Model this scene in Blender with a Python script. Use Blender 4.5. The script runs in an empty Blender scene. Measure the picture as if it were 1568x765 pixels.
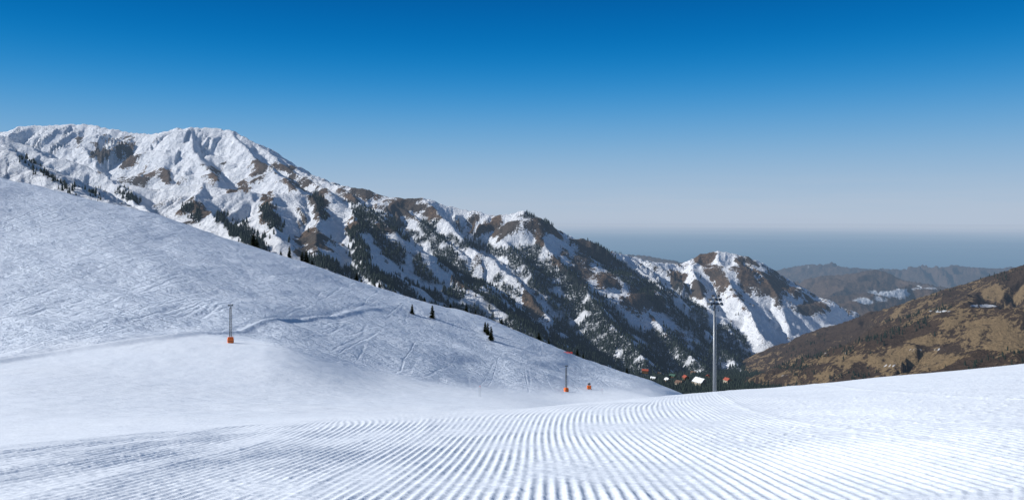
import bpy, bmesh, math, random
import numpy as np
from mathutils import Vector, Matrix
random.seed(4); rng=np.random.default_rng(7)
scene=bpy.context.scene
F=1207.0; CX=784.0; HZ=330.0     # focal length, centre column, horizon row in image pixels, for placing points
EYE=1.7
# ------------------------------------------------------------ noise
_perm=rng.permutation(256).astype(np.int32); _perm=np.concatenate([_perm,_perm])
_g=rng.random(256)*2*np.pi; _gx=np.cos(_g).astype(np.float32); _gy=np.sin(_g).astype(np.float32)
def pn(x,y):
    x=np.asarray(x,np.float32); y=np.asarray(y,np.float32)
    xi=np.floor(x).astype(np.int32); yi=np.floor(y).astype(np.int32)
    fx=x-xi; fy=y-yi; xi&=255; yi&=255
    x1=(xi+1)&255; y1=(yi+1)&255
    def g(a,b,dx,dy):
        h=_perm[_perm[a]+b]; return _gx[h]*dx+_gy[h]*dy
    u=fx*fx*fx*(fx*(fx*6-15)+10); v=fy*fy*fy*(fy*(fy*6-15)+10)
    a=g(xi,yi,fx,fy); b=g(x1,yi,fx-1,fy); c=g(xi,y1,fx,fy-1); d=g(x1,y1,fx-1,fy-1)
    return 1.45*((a+(b-a)*u)*(1-v)+(c+(d-c)*u)*v)
def fbm(x,y,o=4,gain=.5):
    r=0;a=1;
    for i in range(o):
        r=r+a*pn(x*2**i+17.3*i,y*2**i+9.1*i); a*=gain
    return r
def sstep(a,b,x):
    t=np.clip((x-a)/(b-a),0,1); return t*t*(3-2*t)
def pchip(xk,yk,x):
    xk=np.asarray(xk,float); yk=np.asarray(yk,float); x=np.asarray(x,float)
    h=np.diff(xk); hh=h.reshape((-1,)+(1,)*(yk.ndim-1)); dl=np.diff(yk,axis=0)/hh
    m=np.zeros_like(yk); m[0]=dl[0]; m[-1]=dl[-1]
    w1=2*hh[1:]+hh[:-1]; w2=hh[1:]+2*hh[:-1]
    same=(dl[1:]*dl[:-1])>0
    with np.errstate(divide='ignore',invalid='ignore'):
        mm=(w1+w2)/(w1/dl[:-1]+w2/dl[1:])
    m[1:-1]=np.where(same,mm,0)
    i=np.clip(np.searchsorted(xk,x)-1,0,len(h)-1)
    sh=(-1,)+(1,)*(yk.ndim-1)
    t=((x-xk[i])/h[i]).reshape(sh); H=h[i].reshape(sh)
    return ((2*t**3-3*t**2+1)*yk[i]+(t**3-2*t**2+t)*H*m[i]+(-2*t**3+3*t**2)*yk[i+1]+(t**3-t**2)*H*m[i+1])
def W(u,v,d): return ((u-CX)/F*d, d, (HZ-v)/F*d)
# ------------------------------------------------------------ materials
def newmat(name):
    m=bpy.data.materials.new(name); m.use_nodes=True; nt=m.node_tree
    for n in list(nt.nodes): nt.nodes.remove(n)
    return m,nt
def nd(nt,t,**k):
    n=nt.nodes.new(t)
    for a,b in k.items(): setattr(n,a,b)
    return n
def lk(nt,a,b): nt.links.new(a,b)
def mth(nt,op,a,b=None,c=None,clamp=False):
    n=nd(nt,'ShaderNodeMath',operation=op,use_clamp=clamp)
    for i,v in enumerate((a,b,c)):
        if v is None: continue
        if isinstance(v,(int,float)): n.inputs[i].default_value=v
        else: lk(nt,v,n.inputs[i])
    return n.outputs[0]
def mixc(nt,f,a,b):
    n=nd(nt,'ShaderNodeMix',data_type='RGBA')
    if isinstance(f,(int,float)): n.inputs[0].default_value=f
    else: lk(nt,f,n.inputs[0])
    for i,v in ((6,a),(7,b)):
        if isinstance(v,tuple): n.inputs[i].default_value=v+(1,)
        else: lk(nt,v,n.inputs[i])
    return n.outputs[2]
def noise(nt,vec,scale,detail=4,rough=.5):
    n=nd(nt,'ShaderNodeTexNoise'); n.inputs['Scale'].default_value=scale
    n.inputs['Detail'].default_value=detail; n.inputs['Roughness'].default_value=rough
    lk(nt,vec,n.inputs['Vector']); return n.outputs[0]
def attr(nt,name):
    n=nd(nt,'ShaderNodeAttribute',attribute_name=name); return n.outputs['Fac']
def mapr(nt,v,a,b,c=0.,d=1.,smooth=True):
    n=nd(nt,'ShaderNodeMapRange',interpolation_type='SMOOTHSTEP' if smooth else 'LINEAR')
    lk(nt,v,n.inputs[0])
    for i,x in enumerate((a,b,c,d)): n.inputs[i+1].default_value=x
    return n.outputs[0]
def finish(nt,bsdf,haze_len=None,haze=(.27,.40,.60)):
    out=nd(nt,'ShaderNodeOutputMaterial')
    if haze_len is None: lk(nt,bsdf,out.inputs[0]); return
    # painted air-light: emission mixed in by distance from the origin (world position)
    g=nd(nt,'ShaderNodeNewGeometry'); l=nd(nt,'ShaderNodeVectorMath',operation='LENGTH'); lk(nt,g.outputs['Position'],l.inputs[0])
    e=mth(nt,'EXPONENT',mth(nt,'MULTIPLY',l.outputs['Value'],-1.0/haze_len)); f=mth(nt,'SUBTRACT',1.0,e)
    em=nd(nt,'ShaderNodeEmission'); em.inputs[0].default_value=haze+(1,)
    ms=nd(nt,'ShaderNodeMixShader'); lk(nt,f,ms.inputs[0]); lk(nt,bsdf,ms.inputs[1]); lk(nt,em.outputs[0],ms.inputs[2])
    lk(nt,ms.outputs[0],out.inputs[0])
def princ(nt,col,rough=.7,spec=.2,normal=None):
    p=nd(nt,'ShaderNodeBsdfPrincipled')
    if isinstance(col,tuple): p.inputs['Base Color'].default_value=col+(1,)
    else: lk(nt,col,p.inputs['Base Color'])
    p.inputs['Roughness'].default_value=rough; p.inputs['Specular IOR Level'].default_value=spec
    if normal is not None: lk(nt,normal,p.inputs['Normal'])
    return p.outputs[0]
def bump(nt,h,dist,strength=1.,prev=None):
    b=nd(nt,'ShaderNodeBump'); lk(nt,h,b.inputs['Height']); b.inputs['Distance'].default_value=dist; b.inputs['Strength'].default_value=strength
    if prev is not None: lk(nt,prev,b.inputs['Normal'])
    return b.outputs[0]
def simple(name,col,rough=.6,metal=0.,var=.15,scale=3.):
    m,nt=newmat(name); tc=nd(nt,'ShaderNodeTexCoord').outputs['Object']
    n=noise(nt,tc,scale,3)
    c=mixc(nt,n,tuple(max(0,x*(1-var)) for x in col),tuple(min(1,x*(1+var)) for x in col))
    p=nd(nt,'ShaderNodeBsdfPrincipled'); lk(nt,c,p.inputs['Base Color']); p.inputs['Roughness'].default_value=rough; p.inputs['Metallic'].default_value=metal
    finish(nt,p.outputs[0]); return m
# ---- piste snow
M_snow,nt=newmat('piste_snow')
tc=nd(nt,'ShaderNodeTexCoord').outputs['Object']
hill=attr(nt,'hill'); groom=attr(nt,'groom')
n1=noise(nt,tc,6.,3,.65); nn=bump(nt,n1,.035,.65)
mp=nd(nt,'ShaderNodeMapping'); mp.inputs['Scale'].default_value=(.16,.30,.3); mp.inputs['Rotation'].default_value=(0,0,.2); lk(nt,tc,mp.inputs[0])
n2=noise(nt,mp.outputs[0],1.,5,.74); h2=mth(nt,'MULTIPLY',n2,mth(nt,'ADD',mth(nt,'MULTIPLY',hill,.90),.10)); nn=bump(nt,h2,2.4,1.,nn)
def tracks(rot,sc,seed,wd=.014):
    m_=nd(nt,'ShaderNodeMapping'); m_.inputs['Rotation'].default_value=(0,0,rot); m_.inputs['Scale'].default_value=(sc,sc*.07,.0); m_.inputs['Location'].default_value=(seed,seed,0); lk(nt,tc,m_.inputs[0])
    n=noise(nt,m_.outputs[0],1.,1,.5); a=mth(nt,'ABSOLUTE',mth(nt,'SUBTRACT',n,.5)); return mapr(nt,a,0.,wd,1.,0.)
t=mth(nt,'ADD',tracks(.95,.06,3.),tracks(.25,.05,11.)); t=mth(nt,'ADD',t,tracks(-.3,.045,31.))
tm=mapr(nt,noise(nt,tc,.015,2),.38,.55)
t=mth(nt,'MULTIPLY',mth(nt,'MULTIPLY',t,hill),tm); nn=bump(nt,mth(nt,'MULTIPLY',t,-1.),.15,.8,nn)
nb=noise(nt,tc,.05,3)
col=mixc(nt,nb,(.79,.85,.93),(.86,.90,.95))
col=mixc(nt,mth(nt,'MULTIPLY',hill,.5),col,(.64,.75,.91))  # bluish shade of the grazing-lit hill painted into its snow colour
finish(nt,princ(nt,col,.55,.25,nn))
# ---- mountain
def mountain_mat(name,hl,brownA=(.185,.125,.082),brownB=(.055,.042,.034)):
    m,nt=newmat(name); tc=nd(nt,'ShaderNodeTexCoord').outputs['Object']
    b=attr(nt,'bare'); w=attr(nt,'wood')
    n1=noise(nt,tc,.024,7,.7); n2=noise(nt,tc,.14,4,.7); n3=noise(nt,tc,.006,3)
    s=mth(nt,'ADD',b,mth(nt,'MULTIPLY',mth(nt,'SUBTRACT',n1,.5),1.55)); s=mth(nt,'ADD',s,mth(nt,'MULTIPLY',mth(nt,'SUBTRACT',n2,.5),1.35))
    f=mapr(nt,s,.45,.56)
    br=mixc(nt,mapr(nt,n2,.35,.65),brownB,brownA); br=mixc(nt,mapr(nt,n3,.42,.58),br,(.085,.07,.058))
    c=mixc(nt,f,(.85,.88,.93),br)
    c=mixc(nt,mth(nt,'MULTIPLY',w,mapr(nt,n2,.3,.5)),c,(.016,.025,.027))
    nn=bump(nt,n1,27.,1.); nn=bump(nt,n2,3.5,.6,nn)
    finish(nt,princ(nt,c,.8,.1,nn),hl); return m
M_mtn=mountain_mat('mountain_snow_and_rock',28000.)
M_far,nt=newmat('distant_hill_ground'); tc=nd(nt,'ShaderNodeTexCoord').outputs['Object']
b=attr(nt,'bare'); n1=noise(nt,tc,.004,8,.65)
s=mth(nt,'ADD',b,mth(nt,'MULTIPLY',mth(nt,'SUBTRACT',n1,.5),1.6)); f=mapr(nt,s,.4,.6)
c=mixc(nt,f,(.62,.66,.72),mixc(nt,n1,(.03,.026,.024),(.15,.10,.072)))
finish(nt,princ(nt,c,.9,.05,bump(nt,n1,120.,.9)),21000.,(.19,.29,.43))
M_brown,nt=newmat('dry_grass_hillside'); tc=nd(nt,'ShaderNodeTexCoord').outputs['Object']
g=attr(nt,'grass'); sn=attr(nt,'bare')
n1=noise(nt,tc,.014,7,.72); n2=noise(nt,tc,.11,5,.75)
s=mth(nt,'ADD',g,mth(nt,'MULTIPLY',mth(nt,'SUBTRACT',n1,.5),3.0)); s=mth(nt,'ADD',s,mth(nt,'MULTIPLY',mth(nt,'SUBTRACT',n2,.5),1.8))
f=mapr(nt,s,.40,.60)
tan=mixc(nt,n2,(.165,.115,.062),(.32,.235,.135)); dk=mixc(nt,n2,(.030,.023,.018),(.12,.082,.058))
c=mixc(nt,f,dk,tan)
s2=mth(nt,'ADD',sn,mth(nt,'MULTIPLY',mth(nt,'SUBTRACT',n1,.5),1.2)); c=mixc(nt,mapr(nt,s2,.5,.6),c,(.8,.83,.87))
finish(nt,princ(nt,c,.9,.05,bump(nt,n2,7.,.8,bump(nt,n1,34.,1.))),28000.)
M_plain,nt=newmat('hazy_plain'); tc=nd(nt,'ShaderNodeTexCoord').outputs['Object']
ln=nd(nt,'ShaderNodeVectorMath',operation='LENGTH'); lk(nt,tc,ln.inputs[0]); L=ln.outputs['Value']
mp=nd(nt,'ShaderNodeMapping'); mp.inputs['Scale'].default_value=(.000025,.000035,0); lk(nt,tc,mp.inputs[0]); nz=noise(nt,mp.outputs[0],1.,6,.65)
rp=nd(nt,'ShaderNodeValToRGB'); e=rp.color_ramp.elements
# haze painted as emission colour, paler with distance over the plain
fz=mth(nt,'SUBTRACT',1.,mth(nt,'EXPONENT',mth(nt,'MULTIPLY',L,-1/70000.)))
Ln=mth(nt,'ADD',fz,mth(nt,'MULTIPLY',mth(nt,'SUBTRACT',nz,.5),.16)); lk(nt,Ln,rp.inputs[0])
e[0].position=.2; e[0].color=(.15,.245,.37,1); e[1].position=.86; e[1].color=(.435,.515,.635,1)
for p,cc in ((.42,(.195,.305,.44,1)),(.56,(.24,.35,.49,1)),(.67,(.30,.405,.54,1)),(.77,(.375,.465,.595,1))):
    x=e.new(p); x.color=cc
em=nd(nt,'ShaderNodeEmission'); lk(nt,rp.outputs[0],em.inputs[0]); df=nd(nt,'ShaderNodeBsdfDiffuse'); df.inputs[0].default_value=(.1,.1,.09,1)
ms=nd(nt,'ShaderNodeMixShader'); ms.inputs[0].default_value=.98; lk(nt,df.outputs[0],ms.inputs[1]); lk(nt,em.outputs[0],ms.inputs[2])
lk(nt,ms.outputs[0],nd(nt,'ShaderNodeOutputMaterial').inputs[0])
def tree_mat(name,a,b_,hl):
    m,nt=newmat(name); tc=nd(nt,'ShaderNodeTexCoord').outputs['Object']; n=noise(nt,tc,.35,4,.7)
    finish(nt,princ(nt,mixc(nt,mapr(nt,n,.35,.65),a,b_),.85,.1),hl); return m
M_tree=tree_mat('conifer_needles',(.010,.018,.016),(.028,.040,.028),32000.)
M_needle=tree_mat('spruce_needles',(.014,.022,.012),(.06,.07,.03),None)
M_bark=simple('bark',(.07,.045,.03),.9)
M_steel=simple('galvanised_steel',(.22,.24,.26),.5,.5)
M_dsteel=simple('dark_steel',(.10,.11,.12),.5,.5)
M_orange=simple('orange_padding',(.85,.17,.02),.6,0,.1)
M_glass=simple('lamp_glass',(.75,.78,.8),.2)
M_white=simple('white_paint',(.78,.78,.78),.5)
M_wall=simple('timber_wall',(.18,.11,.06),.8)
M_wallw=simple('render_wall',(.42,.37,.30),.8)
M_roofr=simple('red_roof',(.34,.08,.05),.6)
M_roofg=simple('green_roof',(.06,.14,.11),.6)
M_roofb=simple('brown_roof',(.16,.10,.075),.6)
M_roofs=simple('snowy_roof',(.76,.80,.84),.6,0,.03)
M_win=simple('window_glass',(.03,.04,.05),.15)
M_red=simple('red_mesh',(.7,.05,.03),.7)
# ------------------------------------------------------------ grid mesh
def grid_obj(name,X,Y,Z,mat,attrs={}):
    R,C=X.shape; me=bpy.data.meshes.new(name)
    co=np.stack([X,Y,Z],-1).reshape(-1,3).astype(np.float32)
    idx=np.arange(R*C).reshape(R,C)
    q=np.stack([idx[:-1,:-1],idx[:-1,1:],idx[1:,1:],idx[1:,:-1]],-1).reshape(-1).astype(np.int32); n=len(q)//4
    me.vertices.add(R*C); me.vertices.foreach_set('co',co.ravel())
    me.loops.add(len(q)); me.loops.foreach_set('vertex_index',q)
    me.polygons.add(n); me.polygons.foreach_set('loop_start',np.arange(0,n*4,4,dtype=np.int32))
    me.polygons.foreach_set('use_smooth',np.ones(n,bool))
    me.update(calc_edges=True)
    for k,v in attrs.items():
        a=me.attributes.new(k,'FLOAT','POINT'); a.data.foreach_set('value',np.ascontiguousarray(v,dtype=np.float32).ravel())
    me.materials.append(mat); o=bpy.data.objects.new(name,me); scene.collection.objects.link(o); return o
def raw_mesh(name,V,Fc,mat,k=3):
    me=bpy.data.meshes.new(name); V=np.ascontiguousarray(V,dtype=np.float32); q=np.ascontiguousarray(Fc,dtype=np.int32).ravel(); n=len(q)//k
    me.vertices.add(len(V)); me.vertices.foreach_set('co',V.ravel())
    me.loops.add(len(q)); me.loops.foreach_set('vertex_index',q)
    me.polygons.add(n); me.polygons.foreach_set('loop_start',np.arange(0,n*k,k,dtype=np.int32))
    me.update(calc_edges=True); me.materials.append(mat); return me
# ------------------------------------------------------------ ski slope
CU=np.array([-700,-300,0,200,400,600,784,900,1000,1100,1200,1400,1568,1900,2300],float)
RD=np.array([10,20,36,60,100,160,230,320,450,650,1000],float)
T=np.array([
[600,590,575,570,566,562,560,558,555,550,545,530,520,500,480],
[640,620,600,590,582,576,571,566,560,554,548,525,508,490,470],
[650,632,615,602,590,580,572,563,556,550,544,524,508,480,460],
[640,634,628,630,632,632,630,620,611,602,593,575,559,520,490],
[590,585,580,590,603,615,622,634,640,645,650,630,610,590,570],
[545,540,536,530,536,588,610,625,632,690,720,720,720,720,720],
[430,440,452,468,495,548,600,612,613,700,780,800,800,800,800],
[300,330,362,385,430,492,548,584,600,650,800,820,820,820,820],
[100,190,272,320,381,447,503,552,584,640,800,830,830,830,830],
[140,230,310,365,430,495,550,590,614,680,820,840,840,840,840],
[400,450,520,560,600,640,660,670,680,720,840,850,850,850,850]],float)
T[3:]-= (F*EYE/RD[3:])[:,None]
def near_V(tx,d):
    A=pchip(CU,T.T,tx*F+CX).T
    B=pchip(np.log(RD),A,np.log(np.clip(d,10,1000)))
    return B+F*EYE/d[:,None]
txs=np.linspace(-1.05,1.05,1350)
ds=np.concatenate([np.geomspace(2.5,9,25)[:-1],np.geomspace(9,46,320)[:-1],np.geomspace(46,1000,420)])
Vn=near_V(txs,ds)
TX,D=np.meshgrid(txs,ds); X=TX*D; Y=D.copy(); U=TX*F+CX
Z=(HZ-Vn)/F*D
edge=np.interp(U,[0,500,800,950,1100,1600],[33,36,38,46,60,75])+4*pn(X/6,Y/6)
groom=1-sstep(edge*.78,edge*1.04,D)
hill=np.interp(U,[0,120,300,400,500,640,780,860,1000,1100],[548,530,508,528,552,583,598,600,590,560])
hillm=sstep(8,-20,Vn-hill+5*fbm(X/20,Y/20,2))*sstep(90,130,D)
Z+=.10*fbm(X/14,Y/14,3)*sstep(12,40,D)*(1-.5*groom)
Z+=.05*fbm(X/3,Y/4,3)*sstep(40,60,D)*(1-hillm)
Z+=(1.5*fbm(X/45+3,Y/45,3)+.26*fbm(X/14,Y/6,3)+.06*fbm(X/3.2+5,Y/2.6,2))*hillm
# corduroy
cv=np.interp(X,[-7,0,6],[.0035,-.0008,-.0036])
# groove spacing stretched towards the left to keep lines apart in view
xs=np.linspace(-40,40,1601); dens_=.38+.62*sstep(-13,-2,xs); cum=np.cumsum(dens_)*(xs[1]-xs[0]); cum-=np.interp(0,xs,cum)
arg=X-.02*Y+cv*(Y-9)**2
sc=np.interp(arg,xs,cum)+.08*pn(X/5,Y/11)+.30*pn(X/30+4,Y/30); loc=np.interp(arg,xs,dens_)
ph=sc/.165*2*np.pi
wear=np.clip(.62+.7*fbm(X/2.2,Y/5,4),.10,1)*(1-.5*sstep(4,13,X-.12*Y))
cord=(.5+.5*np.sin(ph))**1.2
Z+=groom*wear*.032*cord/loc**.9
crumb=np.maximum(0,fbm(X/.22,Y/.22,2)-.1)
cm=np.clip(.28+.6*fbm(X/5+9,Y/7,2)+.22*sstep(-2,-8,X)+.35*sstep(2,9,X),.10,1)
Z+=.036*crumb*groom*cm*sstep(60,20,D)
for sx in (-6.5,-3.2,6.4,11.8):
    Z+=groom*.018*np.exp(-((sc-sx+.3*pn(Y/9,Y*0+sx))/.16)**2)
# cat track across the hill
rl=np.interp(U,[-200,0,220,370,480,600,640],[575,552,517,499,483,468,466])+3*pn(X/18,Y*0)
q=(Vn-rl); rm=sstep(-300,0,U)*sstep(650,480,U)*(D>120)*(D<430)
Z+=rm*(.6*np.exp(-((q-2.5)/2.2)**2)-.3*np.exp(-((q+2.)/2.4)**2))
rl2=np.interp(U,[800,870,930,985,1060],[542,554,574,586,606]); q2=Vn-rl2
Z+=sstep(815,880,U)*(U<1060)*(D>240)*(D<520)*(.7*np.exp(-((q2-3)/4)**2)-.9*np.exp(-((q2-10)/5)**2))
slope=grid_obj('ski_slope_snow',X,Y,Z,M_snow,{'hill':hillm,'groom':groom})
def near_z(u,d):
    j=int(np.argmin(abs(txs-(u-CX)/F))); return float(np.interp(d,ds,Z[:,j]))
def near_hit(u,v,dmin):
    j=int(np.argmin(abs(txs-(u-CX)/F))); col=HZ-Z[:,j]/ds*F
    for i in range(len(ds)-1):
        if ds[i]>=dmin and col[i]>=v>=col[i+1]: return float(ds[i])
    return dmin
# ------------------------------------------------------------ ridges
A=[(-700,215,3500),(-300,215,3700),(0,201,3800),(30,193,3800),(110,189,3800),(150,193,3780),(190,202,3750),(235,206,3650),(265,199,3620),(290,194,3600),(350,198,3600),(375,209,3550),(400,223,3500),(440,250,3400),(480,270,3300),(520,284,3200),(560,290,3150),(600,302,3100),(640,303,3100),(700,320,3100),(760,328,3050),(800,323,3000),(840,345,3050),(880,365,3150),(930,384,3300),(1000,401,3500),(1040,404,3600),(1070,391,3600),(1100,383,3600),(1150,393,3600),(1200,424,3700),(1250,455,3800),(1295,487,3900),(1340,530,4000)]
B2=[(-300,185,2500),(0,208,2500),(60,235,2450),(130,257,2400),(180,277,2350),(235,290,2300),(300,280,2300),(350,291,2250),(420,296,2250),(480,298,2300),(540,320,2250),(600,352,2150),(680,418,2050),(760,472,1950),(820,512,1850),(880,552,1750)]
B1=[(-500,90,1400),(-200,160,1300),(0,232,1200),(50,259,1150),(100,283,1100),(150,305,1050),(220,337,1000)]
ranges=[(A,.60,60),(B2,.60,42),(B1,.5,12),
([(110,190,3800),(130,230,3500),(160,272,3200)],.70,44),
([(190,201,3750),(205,240,3450),(215,275,3200)],.70,44),
([(235,206,3650),(245,240,3400),(262,278,3100)],.70,44),
([(290,194,3600),(300,232,3350),(330,272,3050)],.70,48),
([(350,199,3600),(392,240,3300),(430,270,3050),(460,292,2900)],.70,48),
([(400,224,3500),(450,262,3250),(500,292,3000)],.70,38),
([(0,201,3800),(30,225,3500),(70,250,3200)],.70,44),
([(180,277,2350),(200,305,2100),(250,335,1800)],.64,28),
([(300,280,2300),(312,318,2050),(345,352,1800),(390,378,1600)],.64,30),
([(420,296,2250),(415,335,2000),(430,370,1750)],.70,28),
([(480,298,2300),(488,340,2050),(478,388,1750),(500,425,1550)],.70,28),
([(540,320,2250),(545,365,2000),(560,410,1750),(590,445,1600)],.70,28),
([(520,284,3200),(560,318,2900),(620,372,2650),(700,432,2400),(770,482,2200),(830,522,2050)],.72,38),
([(600,302,3100),(650,345,2850),(710,385,2650)],.72,32),
([(640,303,3100),(690,345,2850),(745,388,2650),(800,440,2450),(850,500,2250),(900,550,2050)],.72,38),
([(800,323,3000),(830,375,2800),(880,430,2600),(930,490,2350),(985,550,2100)],.72,38),
([(760,328,3050),(775,365,2850),(800,400,2650),(820,440,2500)],.72,32),
([(880,365,3150),(930,410,2950),(980,460,2700),(1030,520,2450),(1080,572,2200)],.72,38),
([(960,393,3400),(1010,440,3100),(1060,490,2850),(1110,540,2600),(1150,578,2350)],.70,36),
([(1070,391,3600),(1060,430,3300),(1090,475,3050),(1130,520,2800)],.70,34),
([(1100,383,3600),(1115,430,3300),(1140,475,3050),(1170,520,2800)],.70,34),
([(1150,393,3600),(1180,440,3350),(1205,485,3150),(1205,522,2950)],.70,34),
([(1200,424,3700),(1235,460,3500),(1255,492,3300)],.70,28)]
hillsC=[([(2400,250,1500),(1900,330,1700),(1568,403,2000),(1500,429,2150),(1420,455,2300),(1330,477,2500),(1275,500,2700),(1235,524,2900),(1215,552,2950)],.50,34),
([(2200,400,1100),(1800,452,1250),(1568,474,1300),(1530,468,1350),(1470,468,1400),(1420,486,1450),(1380,505,1500),(1310,540,1650),(1260,566,1750),(1215,596,1850)],.50,24),
([(2200,430,800),(1800,500,850),(1568,528,900),(1470,552,980),(1390,580,1080),(1330,606,1150)],.45,12),
([(1420,455,2300),(1400,480,2100),(1360,515,1900)],.5,22),
([(1500,429,2150),(1490,452,1900),(1480,466,1500)],.5,22),
([(1330,477,2500),(1310,505,2250),(1290,535,2050)],.5,20),
([(1275,500,2700),(1262,532,2400),(1240,568,2150)],.5,20)]
def basez(Y): return np.interp(Y,[400,700,1500,2500,3500,6000,10000,16000,30000],[-140,-190,-335,-500,-600,-850,-1250,-1660,-1740]).astype(np.float32)
def ridge_field(X,Y,ridges,base,warp=22.,gs=75.,soft=6.,rug=1.):
    X=X.astype(np.float32); Y=Y.astype(np.float32)
    Xw=X+warp*fbm(X/(warp*11),Y/(warp*11),4); Yw=Y+warp*fbm(X/(warp*11)+40,Y/(warp*11)+7,4)
    z=base.astype(np.float32); G=np.full(X.shape,.5,np.float32); RD_=np.full(X.shape,400.,np.float32)
    for ri,(pts,k,ga) in enumerate(ridges):
        P=[W(*p) for p in pts]; best=np.full(X.shape,-1e9,np.float32); S=np.zeros_like(best); DD=np.zeros_like(best); acc=0.
        for a,b in zip(P[:-1],P[1:]):
            dx=b[0]-a[0]; dy=b[1]-a[1]; L2=dx*dx+dy*dy; Ls=math.sqrt(L2)
            t=np.clip(((Xw-a[0])*dx+(Yw-a[1])*dy)/L2,0,1)
            dist=np.hypot(Xw-a[0]-t*dx,Yw-a[1]-t*dy); zz=a[2]+t*(b[2]-a[2])-k*dist
            m=zz>best; best=np.where(m,zz,best); S=np.where(m,acc+t*Ls,S); DD=np.where(m,dist,DD); acc+=Ls
        m=best>z-140
        g=np.zeros_like(best); s=S[m]; dd=DD[m]
        g[m]=np.abs(pn(s/gs+ri*13.7+dd/900,dd/(gs*6)+ri*5.1))*1.3+.6*np.abs(pn(s/(gs*.4)+ri*3.7,dd/(gs*3)))
        amp=ga*np.clip(DD/160,0,1.3)
        zr=best-(.5-g)*amp*1.2
        h=np.clip(.5+.5*(zr-z)/soft,0,1); z=z+(zr-z)*h+soft*h*(1-h)*.5
        G=G+(g-G)*h; RD_=RD_+(DD-RD_)*h
    fade=.75+.25*np.clip(RD_/150,0,1)
    z-=rug*fade*(11*np.abs(pn(Xw/110,Yw/110))+8*np.abs(pn(Xw/45+3,Yw/45))+4*np.abs(pn(Xw/20+3,Yw/20))-8)
    z+=rug*3.*fbm(X/50,Y/50,4,.6)
    return z,G
def normals(X,Y,Z):
    P=np.stack([X,Y,Z],-1); a=np.gradient(P,axis=1); b=np.gradient(P,axis=0); n=np.cross(a,b); n/=np.linalg.norm(n,axis=-1,keepdims=True)+1e-9; return n
def blobs(U,V,lst):
    r=np.zeros(U.shape,np.float32)
    for u,v,a,b in lst: r=np.maximum(r,np.exp(-(((U-u)/a)**2+((V-v)/b)**2)))
    return r
def strips(U,V,lst):
    r=np.zeros(U.shape,np.float32)
    for pts,w in lst:
        for a,b in zip(pts[:-1],pts[1:]):
            dx=b[0]-a[0];dy=b[1]-a[1];t=np.clip(((U-a[0])*dx+(V-a[1])*dy)/(dx*dx+dy*dy),0,1)
            r=np.maximum(r,np.exp(-((U-a[0]-t*dx)**2+(V-a[1]-t*dy)**2)/(w*w)))
    return r
t1=np.linspace(-1.0,.85,1350); d1=np.geomspace(650,5000,440)
TX,D=np.meshgrid(t1,d1); Xm=TX*D; Ym=D; Zm,Gm=ridge_field(Xm,Ym,ranges,basez(Ym),gs=62.)
Um=TX*F+CX; Vm=HZ-Zm/D*F
N=normals(Xm,Ym,Zm)
Uj=Um+10*fbm(Xm/70,Ym/70,3); Vj=Vm+10*fbm(Xm/70+9,Ym/70,3)
brown=blobs(Uj,Vj,[(150,235,12,22),(195,240,14,32),(222,262,22,22),(255,268,16,20),(300,322,22,27),(410,322,16,32),(490,315,18,30),(480,372,30,30),(395,258,20,18),(330,268,24,14),(455,280,24,16),(430,258,20,10),(560,300,50,14),(620,318,36,18),(720,350,16,20),(760,350,32,22),(822,367,14,32),(890,408,38,38),(930,430,24,24),(982,458,32,32),(815,470,18,40),(1080,396,20,15),(1142,425,17,38),(1190,440,40,33),(1100,430,13,22),(1240,468,34,16),(1035,428,12,22),(1070,440,11,20),(700,425,12,22),(370,285,22,10),(600,345,22,14),(660,330,16,14),(850,350,24,14),(920,380,32,9),(1010,470,16,18),(1040,510,18,18),(860,390,16,22),(120,215,8,14),(540,345,18,18)])
hz=np.clip((300-Zm)/450,0,1)
lap=(Zm[:, :]-0.25*(np.roll(Zm,5,1)+np.roll(Zm,-5,1)+np.roll(Zm,6,0)+np.roll(Zm,-6,0)))
bare=-.30+1.12*brown+.26*fbm(Xm/170,Ym/170,3)+.024*np.clip(lap,-8,10)+.24*np.clip(-N[...,0]-.1,-.3,.6)+.14*hz+.50*(Gm-.45)
bare+=.7*np.clip((1-N[...,2])-.28,0,.5)
forest=strips(Uj,Vj,[([(655,350),(690,400),(740,450),(800,500)],16),([(805,398),(850,440),(900,500),(960,555)],30),([(550,325),(600,380),(650,420)],13),([(915,385),(960,420),(1010,455),(1060,500),(1130,550),(1170,580)],15),([(690,365),(760,385),(805,392)],7),([(340,335),(400,380)],13),([(540,350),(560,420)],14),([(870,515),(960,560),(1060,580),(1175,585)],34),([(480,402),(600,432),(700,472),(800,508)],12),([(1040,440),(1090,500),(1140,525)],8),([(765,425),(790,450)],8),([(405,320),(425,345)],9),([(290,320),(305,335)],8),([(180,290),(215,310)],4),([(800,325),(840,345)],4),([(485,290),(495,330)],6),([(620,400),(700,450)],8),([(860,430),(980,530)],24),([(540,310),(650,370)],6),([(750,450),(830,520)],14),([(1000,520),(1110,560)],22),([(1150,575),(1200,590)],14),([(1090,545),(1170,560)],12)])
forest=np.clip((forest-.34)*2.6,0,1)
dens=np.clip(forest*(1.2+2.2*fbm(Xm/60,Ym/60,3)),0,1)
b1f=strips(Uj,Vj,[([(30,240),(60,262)],5),([(60,265),(110,290)],8),([(115,288),(150,303)],5)])
dens=np.maximum(dens,np.clip(b1f*(.3+1.3*fbm(Xm/25,Ym/25,2)),0,.45))
dens=np.maximum(dens,.07*np.clip(fbm(Xm/110,Ym/110,3)-.05,0,1)*sstep(120,-60,Zm)*sstep(60,-150,Zm))
wood=np.clip(dens*1.6-.15,0,.97)*(Ym>1300)
grid_obj('mountain_range',Xm,Ym,Zm,M_mtn,{'bare':bare,'wood':wood})
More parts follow.
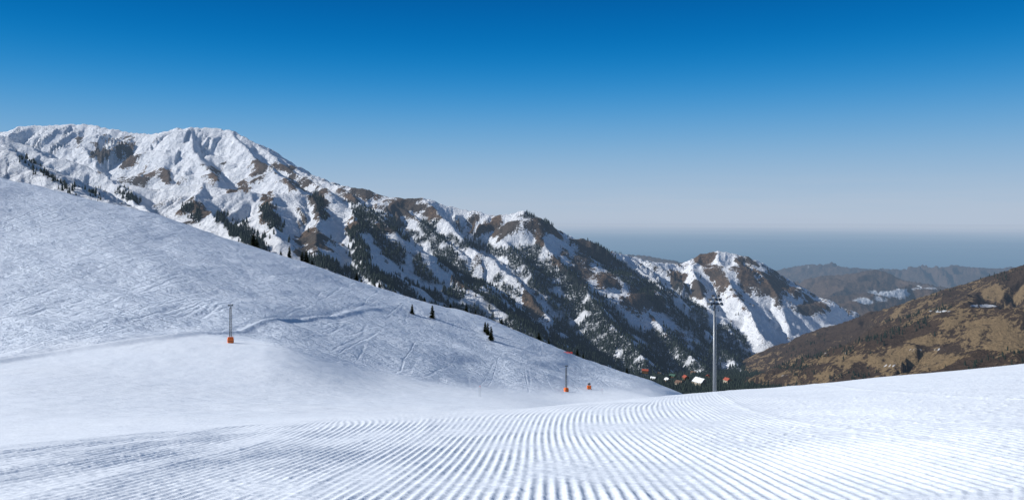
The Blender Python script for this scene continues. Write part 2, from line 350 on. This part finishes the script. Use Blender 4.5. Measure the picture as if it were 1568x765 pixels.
# right hillside
t2=np.linspace(.22,1.25,620); d2=np.geomspace(640,3600,330)
TX,D2=np.meshgrid(t2,d2); Xc=TX*D2; Yc=D2; Zc,Gc=ridge_field(Xc,Yc,hillsC,basez(Yc)-18,warp=16.,gs=70.,rug=.9)
Uc=TX*F+CX; Vc=HZ-Zc/D2*F; Nc=normals(Xc,Yc,Zc)
grass=.10+.4*np.clip(-Nc[...,0]*1.6,-.8,.8)+.62*blobs(Uc,Vc,[(1490,497,60,17),(1568,520,50,20),(1400,545,60,14),(1540,450,50,8),(1290,552,50,8),(1420,520,40,10)])-.45*blobs(Uc,Vc,[(1300,500,90,24),(1230,530,50,24),(1568,425,50,14),(1460,535,40,8)])+.3*(Gc-.45)
snow=.18+.65*blobs(Uc,Vc,[(1500,468,34,2.5),(1440,476,22,2)])+.38*blobs(Uc,Vc,[(1430,535,60,4),(1210,575,30,3),(1370,560,40,3),(1280,540,40,3),(1380,520,30,3)])
grid_obj('dry_grass_hillside',Xc,Yc,Zc,M_brown,{'grass':grass,'bare':snow})
# distant hills
far=[([(900,398,13000),(950,388,12500),(990,391,12000),(1040,402,11500),(1100,412,11000)],.3,60),
([(1150,425,15000),(1195,411,15000),(1240,404,14500),(1290,407,14000),(1330,411,14000),(1400,412,13500),(1460,407,13500),(1530,410,13500),(1600,405,13000),(2000,400,12000)],.32,120),
([(1190,440,9500),(1240,425,9300),(1300,417,9000),(1335,412,8700),(1380,427,8500),(1430,435,8000),(1480,445,7800),(1560,438,7600),(1900,430,7000)],.40,130),
([(1335,412,8700),(1290,440,8000),(1250,470,7000)],.45,90),
([(1270,476,5800),(1310,462,6000),(1345,449,6200),(1385,435,6500),(1430,441,6400),(1480,462,6000)],.45,90),
([(1240,458,6800),(1290,450,6900),(1330,448,6800)],.45,60)]
t3=np.linspace(-.1,1.1,760); d3=np.geomspace(4200,22000,260)
TX,D3=np.meshgrid(t3,d3); Xf=TX*D3; Yf=D3; Zf,_=ridge_field(Xf,Yf,far,basez(Yf)-25,warp=70.,gs=260.,soft=30.,rug=1.5)
Uf=TX*F+CX; Vf=HZ-Zf/D3*F
fb=.92-.62*blobs(Uf,Vf,[(1365,449,38,6),(1330,460,40,6),(1405,442,26,4)])+.2*fbm(Xf/500,Yf/500,3)
grid_obj('distant_hills',Xf,Yf,Zf,M_far,{'bare':fb})
# plain
rr=np.concatenate([[0],np.geomspace(3000,190000,60)]); th=np.linspace(0,2*np.pi,181)
TH,RR=np.meshgrid(th,rr); grid_obj('valley_plain',RR*np.sin(TH),RR*np.cos(TH),np.full(RR.shape,-1780.),M_plain)
# ------------------------------------------------------------ village sites
def mtn_hit(u,v):
    j=int(np.argmin(abs(t1-(u-CX)/F))); col=Vm[:,j]
    for i in range(len(d1)):
        if col[i]<=v and d1[i]>850: return float(d1[i]),float(Zm[i,j])
    return 1600.,-380.
village=[(1072,591,20,26,9,M_wallw,M_roofs,.5,'hotel_building'),(1050,582,12,15,6,M_wall,M_roofr,.2,'ski_chalet'),(1030,579,11,14,6,M_wall,M_roofg,1.0,'ski_chalet'),(1010,576,12,14,6,M_wallw,M_roofb,.4,'ski_chalet'),(988,570,10,16,5,M_wall,M_roofr,1.3,'ski_chalet'),(1040,590,12,14,6,M_wallw,M_roofb,.8,'ski_chalet'),(1084,581,12,14,6,M_wall,M_roofr,-.4,'ski_chalet'),(1062,575,11,14,6,M_wallw,M_roofb,.9,'ski_chalet'),(1114,588,11,16,6,M_wallw,M_roofr,.3,'ski_chalet'),(1022,586,11,14,6,M_wall,M_roofs,.3,'ski_chalet'),(1000,582,10,13,5,M_wallw,M_roofs,.9,'ski_chalet')]
sites=[]
for a in village:
    d_,z_=mtn_hit(a[0],a[1]); sites.append(((a[0]-CX)/F*d_,d_,z_))
# ------------------------------------------------------------ forests
def lowpoly_tree(seed):
    r=random.Random(seed); V=[];Fc=[]; n=7; L=5
    for l in range(L):
        zb=.06+.17*l; zt=min(1.,zb+.34); rad=.18*(1-l/L)**.85+.02
        b0=len(V)
        for i in range(n):
            a=2*math.pi*(i+.5*(l%2))/n+r.uniform(-.25,.25); q=rad*r.uniform(.6,1.25)
            V.append((q*math.cos(a),q*math.sin(a),zb+r.uniform(-.04,.03)))
        V.append((0,0,zt)); ap=len(V)-1
        for i in range(n): Fc.append((b0+i,b0+(i+1)%n,ap))
    b0=len(V)
    for i in range(3): V.append((.02*math.cos(i*2.1),.02*math.sin(i*2.1),-.08))
    V.append((0,0,.3))
    for i in range(3): Fc.append((b0+i,b0+(i+1)%3,b0+3))
    return np.array(V,np.float32),np.array(Fc,np.int32)
TV=[lowpoly_tree(i) for i in range(6)]
def forest_obj(name,P,H):
    Vs=[];Fs=[];off=0
    for i in range(len(P)):
        V,Fc=TV[i%6]; a=rng.random()*6.28; c,s=math.cos(a),math.sin(a); h=H[i]; w=h*rng.uniform(.85,1.2)
        v=np.empty_like(V); v[:,0]=(V[:,0]*c-V[:,1]*s)*w+P[i][0]; v[:,1]=(V[:,0]*s+V[:,1]*c)*w+P[i][1]; v[:,2]=V[:,2]*h+P[i][2]
        Vs.append(v);Fs.append(Fc+off);off+=len(V)
    me=raw_mesh(name,np.concatenate(Vs),np.concatenate(Fs),M_tree); o=bpy.data.objects.new(name,me); scene.collection.objects.link(o)
def sample(Xa,Ya,Za,Va,p,hmin,hmax):
    rm=np.minimum.accumulate(Va,axis=0); vis=(Va<=rm+14)
    m=(rng.random(p.shape)<p)&vis
    P=np.stack([Xa[m],Ya[m],Za[m]],-1); P[:,:2]+=rng.uniform(-5,5,(len(P),2)); P[:,2]-=1.0
    keep=np.ones(len(P),bool)
    for sx,sy,sz in sites:
        keep&=~((abs(P[:,0]-sx*P[:,1]/sy)<13)&(P[:,1]<sy+14)&(P[:,1]>sy-90))
    P=P[keep]
    return P,rng.uniform(hmin,hmax,len(P))*rng.uniform(.7,1.2,len(P))*np.where(P[:,1]<1300,.62,1.)
okd=(D<3900)&(Um>-150)&(Um<1330)
p=np.where(okd,dens*.60,0)
P,H=sample(Xm,Ym,Zm,Vm,p,9,17); print('trees',len(P)); forest_obj('conifer_forest',P,H)
dc=strips(Uc,Vc,[([(1200,552),(1300,535),(1420,492)],6),([(1490,562),(1540,552),(1600,540)],8),([(1190,560),(1260,570),(1330,580)],8),([(1430,455),(1560,415)],4),([(1330,500),(1450,470)],4),([(1330,570),(1345,575)],5),([(1200,540),(1260,515)],4)])
P,H=sample(Xc,Yc,Zc,Vc,np.where(Uc<1800,dc*.36*np.clip(.5+1.5*fbm(Xc/40,Yc/40,2),0,1)+.014*np.clip(.2+2.6*fbm(Xc/60,Yc/60,2),0,2),0),5,10); forest_obj('hillside_conifers',P,H)
# ------------------------------------------------------------ bmesh helpers
def obj_from(bm,name,mat,parent=None,smooth=False):
    me=bpy.data.meshes.new(name); bm.to_mesh(me); bm.free()
    if smooth:
        for p_ in me.polygons: p_.use_smooth=True
    me.materials.append(mat); o=bpy.data.objects.new(name,me); scene.collection.objects.link(o)
    if parent: o.parent=parent
    return o
def tube(bm,a,b,r0,r1=None,n=8):
    a=Vector(a);b=Vector(b);r1=r0 if r1 is None else r1; d=b-a
    M=Matrix.Translation((a+b)/2)@d.to_track_quat('Z','Y').to_matrix().to_4x4()
    bmesh.ops.create_cone(bm,cap_ends=True,segments=n,radius1=r0,radius2=r1,depth=d.length,matrix=M)
def box(bm,c,s,bev=0,rot=None):
    M=Matrix.Translation(c)@(rot or Matrix.Identity(4))@Matrix.Diagonal((s[0],s[1],s[2],1))
    r=bmesh.ops.create_cube(bm,size=1,matrix=M)
    if bev: bmesh.ops.bevel(bm,geom=list({e for v in r['verts'] for e in v.link_edges}),offset=bev,segments=2,affect='EDGES',profile=.5)
def empty(name,loc,rz=0):
    e=bpy.data.objects.new(name,None); e.location=loc; e.rotation_euler=(0,0,rz); scene.collection.objects.link(e); return e
# spruce trees
def spruce(u,v,h,dmin=150,d=None):
    d=d or near_hit(u,v,dmin); x=(u-CX)/F*d; z=near_z(u,d)
    r=random.Random(int(u*7+v)); e=empty('spruce_tree',(x,d,z-.15)); fat=r.uniform(.9,1.5)
    bm=bmesh.new(); tube(bm,(0,0,0),(0,0,h*.96),h*.022,h*.004,7); obj_from(bm,'trunk',M_bark,e)
    V=[];Fc=[]
    nl=int(22)
    for l in range(nl):
        f=l/nl; z0=h*(.07+.91*f); R=fat*h*(.235*(1-f)**.8+.012)*r.uniform(.8,1.15); nb=int(11-5*f)
        for i in range(nb):
            a=r.uniform(0,6.28); Rr=R*r.uniform(.55,1.2); dx,dy=math.cos(a),math.sin(a)
            for s in range(7):
                q=(s+.6)/7; px=Rr*q; c=Vector((dx*px,dy*px,z0-.32*px+r.uniform(-.02,.02)*h))
                w=Rr*.26*(1.15-q)+.04*h*.4
                for sd in (-1,1):
                    b=len(V); V+= [tuple(c),(c.x+dx*w*.8-dy*sd*w,c.y+dy*w*.8+dx*sd*w,c.z-w*r.uniform(.2,.9)),(c.x+dx*w*.9,c.y+dy*w*.9,c.z+w*r.uniform(-.1,.5))]; Fc.append((b,b+1,b+2))
    me=raw_mesh('foliage',np.array(V),np.array(Fc),M_needle); o=bpy.data.objects.new('foliage',me); scene.collection.objects.link(o); o.parent=e
for u,v,hp,d in [(388,382,20,470),(393,384,14,475),(443,398,19,470),(463,406,18,470),(469,407,22,475),(478,407,12,480),(546,432,13,460),(553,434,10,470),(574,441,8,460),(581,442,10,460),(605,448,8,465),(631,480,15,None),(662,486,19,None),(743,508,16,None),(747,513,19,None),(752,519,21,None),(714,476,11,460),(690,470,9,460),(728,482,9,465),(825,522,12,450),(840,527,9,455),(884,551,12,450),(893,553,9,452),(768,495,8,460),(650,459,8,465),(960,577,9,460),(430,392,8,475)]:
    dd=d or near_hit(u,v,240); spruce(u,v,hp/F*dd*1.08,d=dd)
# lattice masts
def lattice_mast(u,v,h,dmin,pad=1.5):
    d=near_hit(u,v,dmin); e=empty('lattice_mast',((u-CX)/F*d,d,near_z(u,d)-.1),.4); s=h*.028
    bm=bmesh.new(); legs=[(s,s),(s,-s),(-s,-s),(-s,s)]; k=13
    for i,(a,b) in enumerate(legs):
        tube(bm,(a,b,0),(a*.7,b*.7,h*.9),.045,n=5); a2,b2=legs[(i+1)%4]
        for j in range(k):
            z0=h*.9*j/k; z1=h*.9*(j+1)/k; f0=1-.3*j/k; f1=1-.3*(j+1)/k
            tube(bm,(a*f0,b*f0,z0),(a2*f1,b2*f1,z1),.025,n=4); tube(bm,(a*f1,b*f1,z1),(a2*f1,b2*f1,z1),.025,n=4)
    obj_from(bm,'lattice',M_dsteel,e)
    bm=bmesh.new(); tube(bm,(0,0,h*.88),(0,0,h),.06); tube(bm,(-h*.045,0,h*.95),(h*.045,0,h*.95),.05); box(bm,(-h*.04,0,h*.97),(.36,.3,.3),.05); box(bm,(h*.04,0,h*.97),(.36,.3,.3),.05); tube(bm,(0,0,h*.9),(h*.045,0,h*.95),.04)
    obj_from(bm,'lamp_head',M_dsteel,e)
    bm=bmesh.new(); box(bm,(0,0,pad*.5),(pad,pad,pad*.85),.18); box(bm,(0,0,pad*.98),(pad*.9,pad*.9,pad*.12),.05)
    obj_from(bm,'safety_padding',M_orange,e)
    bm=bmesh.new(); box(bm,(0,0,pad*.5),(pad*1.02,pad*1.02,.07)); obj_from(bm,'strap',M_dsteel,e)
lattice_mast(353,524,8.6,120,1.3)
lattice_mast(867,599,9.0,180,1.35)
d=near_hit(902,595,240); e=empty('snow_cannon',((902-CX)/F*d,d,near_z(902,d)))
bm=bmesh.new(); box(bm,(0,0,.7),(1.5,1.3,1.2),.18); obj_from(bm,'safety_padding',M_orange,e)
bm=bmesh.new(); tube(bm,(0,0,1.2),(0,0,1.7),.12); tube(bm,(-.45,0,1.8),(.5,0,2.05),.36,.32,16); obj_from(bm,'fan_barrel',M_dsteel,e,False)
bm=bmesh.new(); 
for a in range(3): tube(bm,(0,0,.2),(1.1*math.cos(a*2.1),1.1*math.sin(a*2.1),.0),.06)
obj_from(bm,'tripod_legs',M_dsteel,e)
def marker(u,v,h,dmin):
    d=near_hit(u,v,dmin); e=empty('piste_marker_pole',((u-CX)/F*d,d,near_z(u,d)))
    bm=bmesh.new(); tube(bm,(0,0,-.2),(0,0,h),.035,.03); obj_from(bm,'pole',M_dsteel,e)
    bm=bmesh.new(); tube(bm,(0,0,h),(0,0,h+.25),.05,.05); obj_from(bm,'tip',M_red,e)
marker(735,606,1.8,100); marker(922,603,1.6,200); marker(905,598,1.8,260)
# floodlight mast
D0=118.; u0=1094; zb=near_z(u0,D0)-.3; top=(HZ-452)/F*D0; h=top-zb
e=empty('floodlight_mast',((u0-CX)/F*D0,D0,zb),.15)
bm=bmesh.new(); tube(bm,(0,0,0),(0,0,h-1.0),.30,.17,14); tube(bm,(0,0,0),(0,0,.15),.55,.55,12); obj_from(bm,'pole',M_steel,e,True)
bm=bmesh.new()
for z in (h-1.3,h-.5): tube(bm,(-1.15,0,z),(1.15,0,z),.05); tube(bm,(-1.0,.35,z),(1.0,.35,z),.04); tube(bm,(0,-.1,z),(0,.5,z),.05)
for x in (-1.1,1.1): tube(bm,(x,0,h-1.3),(x,0,h-.3),.035)
tube(bm,(0,0,h-1.1),(0,0,h),.07); box(bm,(0,.3,h-1.95),(1.3,.9,.06))
for x in (-.62,.62): tube(bm,(x,-.15,h-1.95),(x,-.15,h-1.3),.025)
for i in range(26): tube(bm,(-.16,-.34,1+i*.5),(.16,-.34,1+i*.5),.015,n=4)
for x in (-.16,.16): tube(bm,(x,-.34,.5),(x,-.34,h-2.),.02,n=4)
obj_from(bm,'lamp_frame',M_steel,e)
bm=bmesh.new(); bg=bmesh.new()
for z,xs_ in ((h-1.3,(-1.,-.4,.45,1.05)),(h-.65,(-.75,.2,.8)),(h-.1,(-.3,.5))):
    for x in xs_:
        rot=Matrix.Rotation(math.radians(-28),4,'X')@Matrix.Rotation(x*.6,4,'Z')
        box(bm,(x,-.22,z),(.46,.3,.40),.04,rot); box(bg,(x,-.40,z-.08),(.36,.03,.30),0,rot)
obj_from(bm,'floodlights',M_dsteel,e); obj_from(bg,'lamp_glass',M_glass,e)
bm=bmesh.new(); box(bm,(0,-.42,1.9),(.5,.3,.8),.04); obj_from(bm,'control_box',M_white,e)
# village
def chalet(site,w,l,hh,wall,roof,rz,name):
    e=empty(name,(site[0],site[1],site[2]-.3),rz)
    bm=bmesh.new(); box(bm,(0,0,hh/2-1),(w,l,hh+2)); g=bmesh.new()
    rh=w*.38
    for y in (-l/2,l/2):
        vs=[bm.verts.new((-w/2,y,hh)),bm.verts.new((w/2,y,hh)),bm.verts.new((0,y,hh+rh))]; bm.faces.new(vs)
    obj_from(bm,'walls',wall,e)
    sl=math.atan2(rh,w/2); Ls=math.hypot(rh,w/2)+.8
    for s in (-1,1): box(g,(s*(w/4+.22),0,hh+rh/2+.1),(Ls,l+1.4,.3),0,Matrix.Rotation(s*sl,4,'Y'))
    box(g,(w*.2,l*.2,hh+rh*.9),(1,1,2.2)); obj_from(g,'roof',roof,e)
    g=bmesh.new()
    for y in (-l/2-.03,l/2+.03):
        for zz in np.arange(1.6,hh,3.0):
            for x in np.linspace(-w*.34,w*.34,max(2,int(w/3.5))): box(g,(x,y,zz),(1.1,.06,1.3))
    for x in (-w/2-.03,w/2+.03):
        for zz in np.arange(1.6,hh,3.0):
            for y in np.linspace(-l*.38,l*.38,max(2,int(l/3.5))): box(g,(x,y,zz),(.06,1.1,1.3))
    obj_from(g,'windows',M_win,e)
    g=bmesh.new(); box(g,(0,-l/2-.06,1.05),(1.2,.1,2.1)); obj_from(g,'door',M_wall,e)
for s_,a in zip(sites,village): chalet(s_,*a[2:])
# red safety fence
d=near_hit(870,541,300); e=empty('safety_fence',((870-CX)/F*d,d,near_z(870,d)),-.3)
bm=bmesh.new()
for i in range(5): tube(bm,(i*1.2-2.4,0,-.2),(i*1.2-2.4,0,1.3),.04)
obj_from(bm,'posts',M_dsteel,e)
bm=bmesh.new()
for zz in np.linspace(.25,1.2,8): tube(bm,(-2.4,.0,zz),(2.4,.0,zz),.03,n=4)
for xx in np.linspace(-2.4,2.4,30): tube(bm,(xx,.0,.25),(xx,.0,1.2),.02,n=4)
obj_from(bm,'net',M_red,e)
# ------------------------------------------------------------ camera / light / sky
cam=bpy.data.cameras.new('camera'); co=bpy.data.objects.new('camera',cam); scene.collection.objects.link(co)
co.location=(0,0,0); co.rotation_euler=(math.pi/2,0,0); cam.sensor_width=36; cam.lens=F/1568*36; cam.shift_y=-52.5/1568; cam.clip_start=.1; cam.clip_end=400000
scene.camera=co
EL=math.radians(31); AZ=math.radians(270)   # clockwise from +Y
sd=Vector((math.sin(AZ)*math.cos(EL),math.cos(AZ)*math.cos(EL),math.sin(EL)))
sl=bpy.data.lights.new('sun','SUN'); sl.energy=5.0; sl.angle=math.radians(.53); sl.color=(1,.97,.92)
so=bpy.data.objects.new('sun',sl); scene.collection.objects.link(so); so.rotation_euler=sd.to_track_quat('Z','Y').to_euler(); so.location=sd*500
w=bpy.data.worlds.new('World'); scene.world=w; w.use_nodes=True; nt=w.node_tree
for n in list(nt.nodes): nt.nodes.remove(n)
sky=nd(nt,'ShaderNodeTexSky',sky_type='NISHITA'); sky.sun_disc=False; sky.sun_elevation=EL; sky.sun_rotation=AZ; sky.altitude=2500
tc=nd(nt,'ShaderNodeTexCoord'); sep=nd(nt,'ShaderNodeSeparateXYZ'); lk(nt,tc.outputs['Generated'],sep.inputs[0])
rp=nd(nt,'ShaderNodeValToRGB'); rp.color_ramp.interpolation='B_SPLINE'
def s2l(c): return tuple(((x/255+.055)/1.055)**2.4 if x>10 else x/255/12.92 for x in c)
# soft horizontal streaks in the haze layer close to the horizon
mp=nd(nt,'ShaderNodeMapping'); mp.inputs['Scale'].default_value=(5,5,90); lk(nt,tc.outputs['Generated'],mp.inputs[0])
nz=noise(nt,mp.outputs[0],1.,4,.6); low=mapr(nt,sep.outputs[2],.0,.07,1.,0.)
zz=mth(nt,'ADD',sep.outputs[2],mth(nt,'MULTIPLY',mth(nt,'MULTIPLY',mth(nt,'SUBTRACT',nz,.5),.035),low))
f=mapr(nt,zz,-.03,.30,0,1,False); lk(nt,f,rp.inputs[0])
e=rp.color_ramp.elements
def pos(y): s=math.sin(math.atan((330-y)/F)); return (s+.03)/.33
L=[(360,(172,187,208)),(335,(182,195,212)),(300,(170,191,213)),(255,(145,181,213)),(210,(112,168,212)),(160,(66,149,208)),(110,(24,129,197)),(60,(6,112,183)),(0,(4,95,166)),(-60,(2,80,150))]
e[0].position=pos(L[0][0]); e[0].color=s2l(L[0][1])+(1,); e[1].position=1.; e[1].color=s2l(L[-1][1])+(1,)
for y,c in L[1:-1]:
    x=e.new(pos(y)); x.color=s2l(c)+(1,)
sc_=nd(nt,'ShaderNodeVectorMath',operation='SCALE'); lk(nt,rp.outputs[0],sc_.inputs[0]); sc_.inputs['Scale'].default_value=10.
hf=mapr(nt,sep.outputs[2],.27,.55,1.,0.)
m=mixc(nt,hf,sky.outputs[0],sc_.outputs[0])
bg=nd(nt,'ShaderNodeBackground'); lk(nt,m,bg.inputs[0]); bg.inputs[1].default_value=.1
lk(nt,bg.outputs[0],nd(nt,'ShaderNodeOutputWorld').inputs[0])
scene.view_settings.view_transform='Standard'; scene.view_settings.look='None'; scene.view_settings.exposure=0
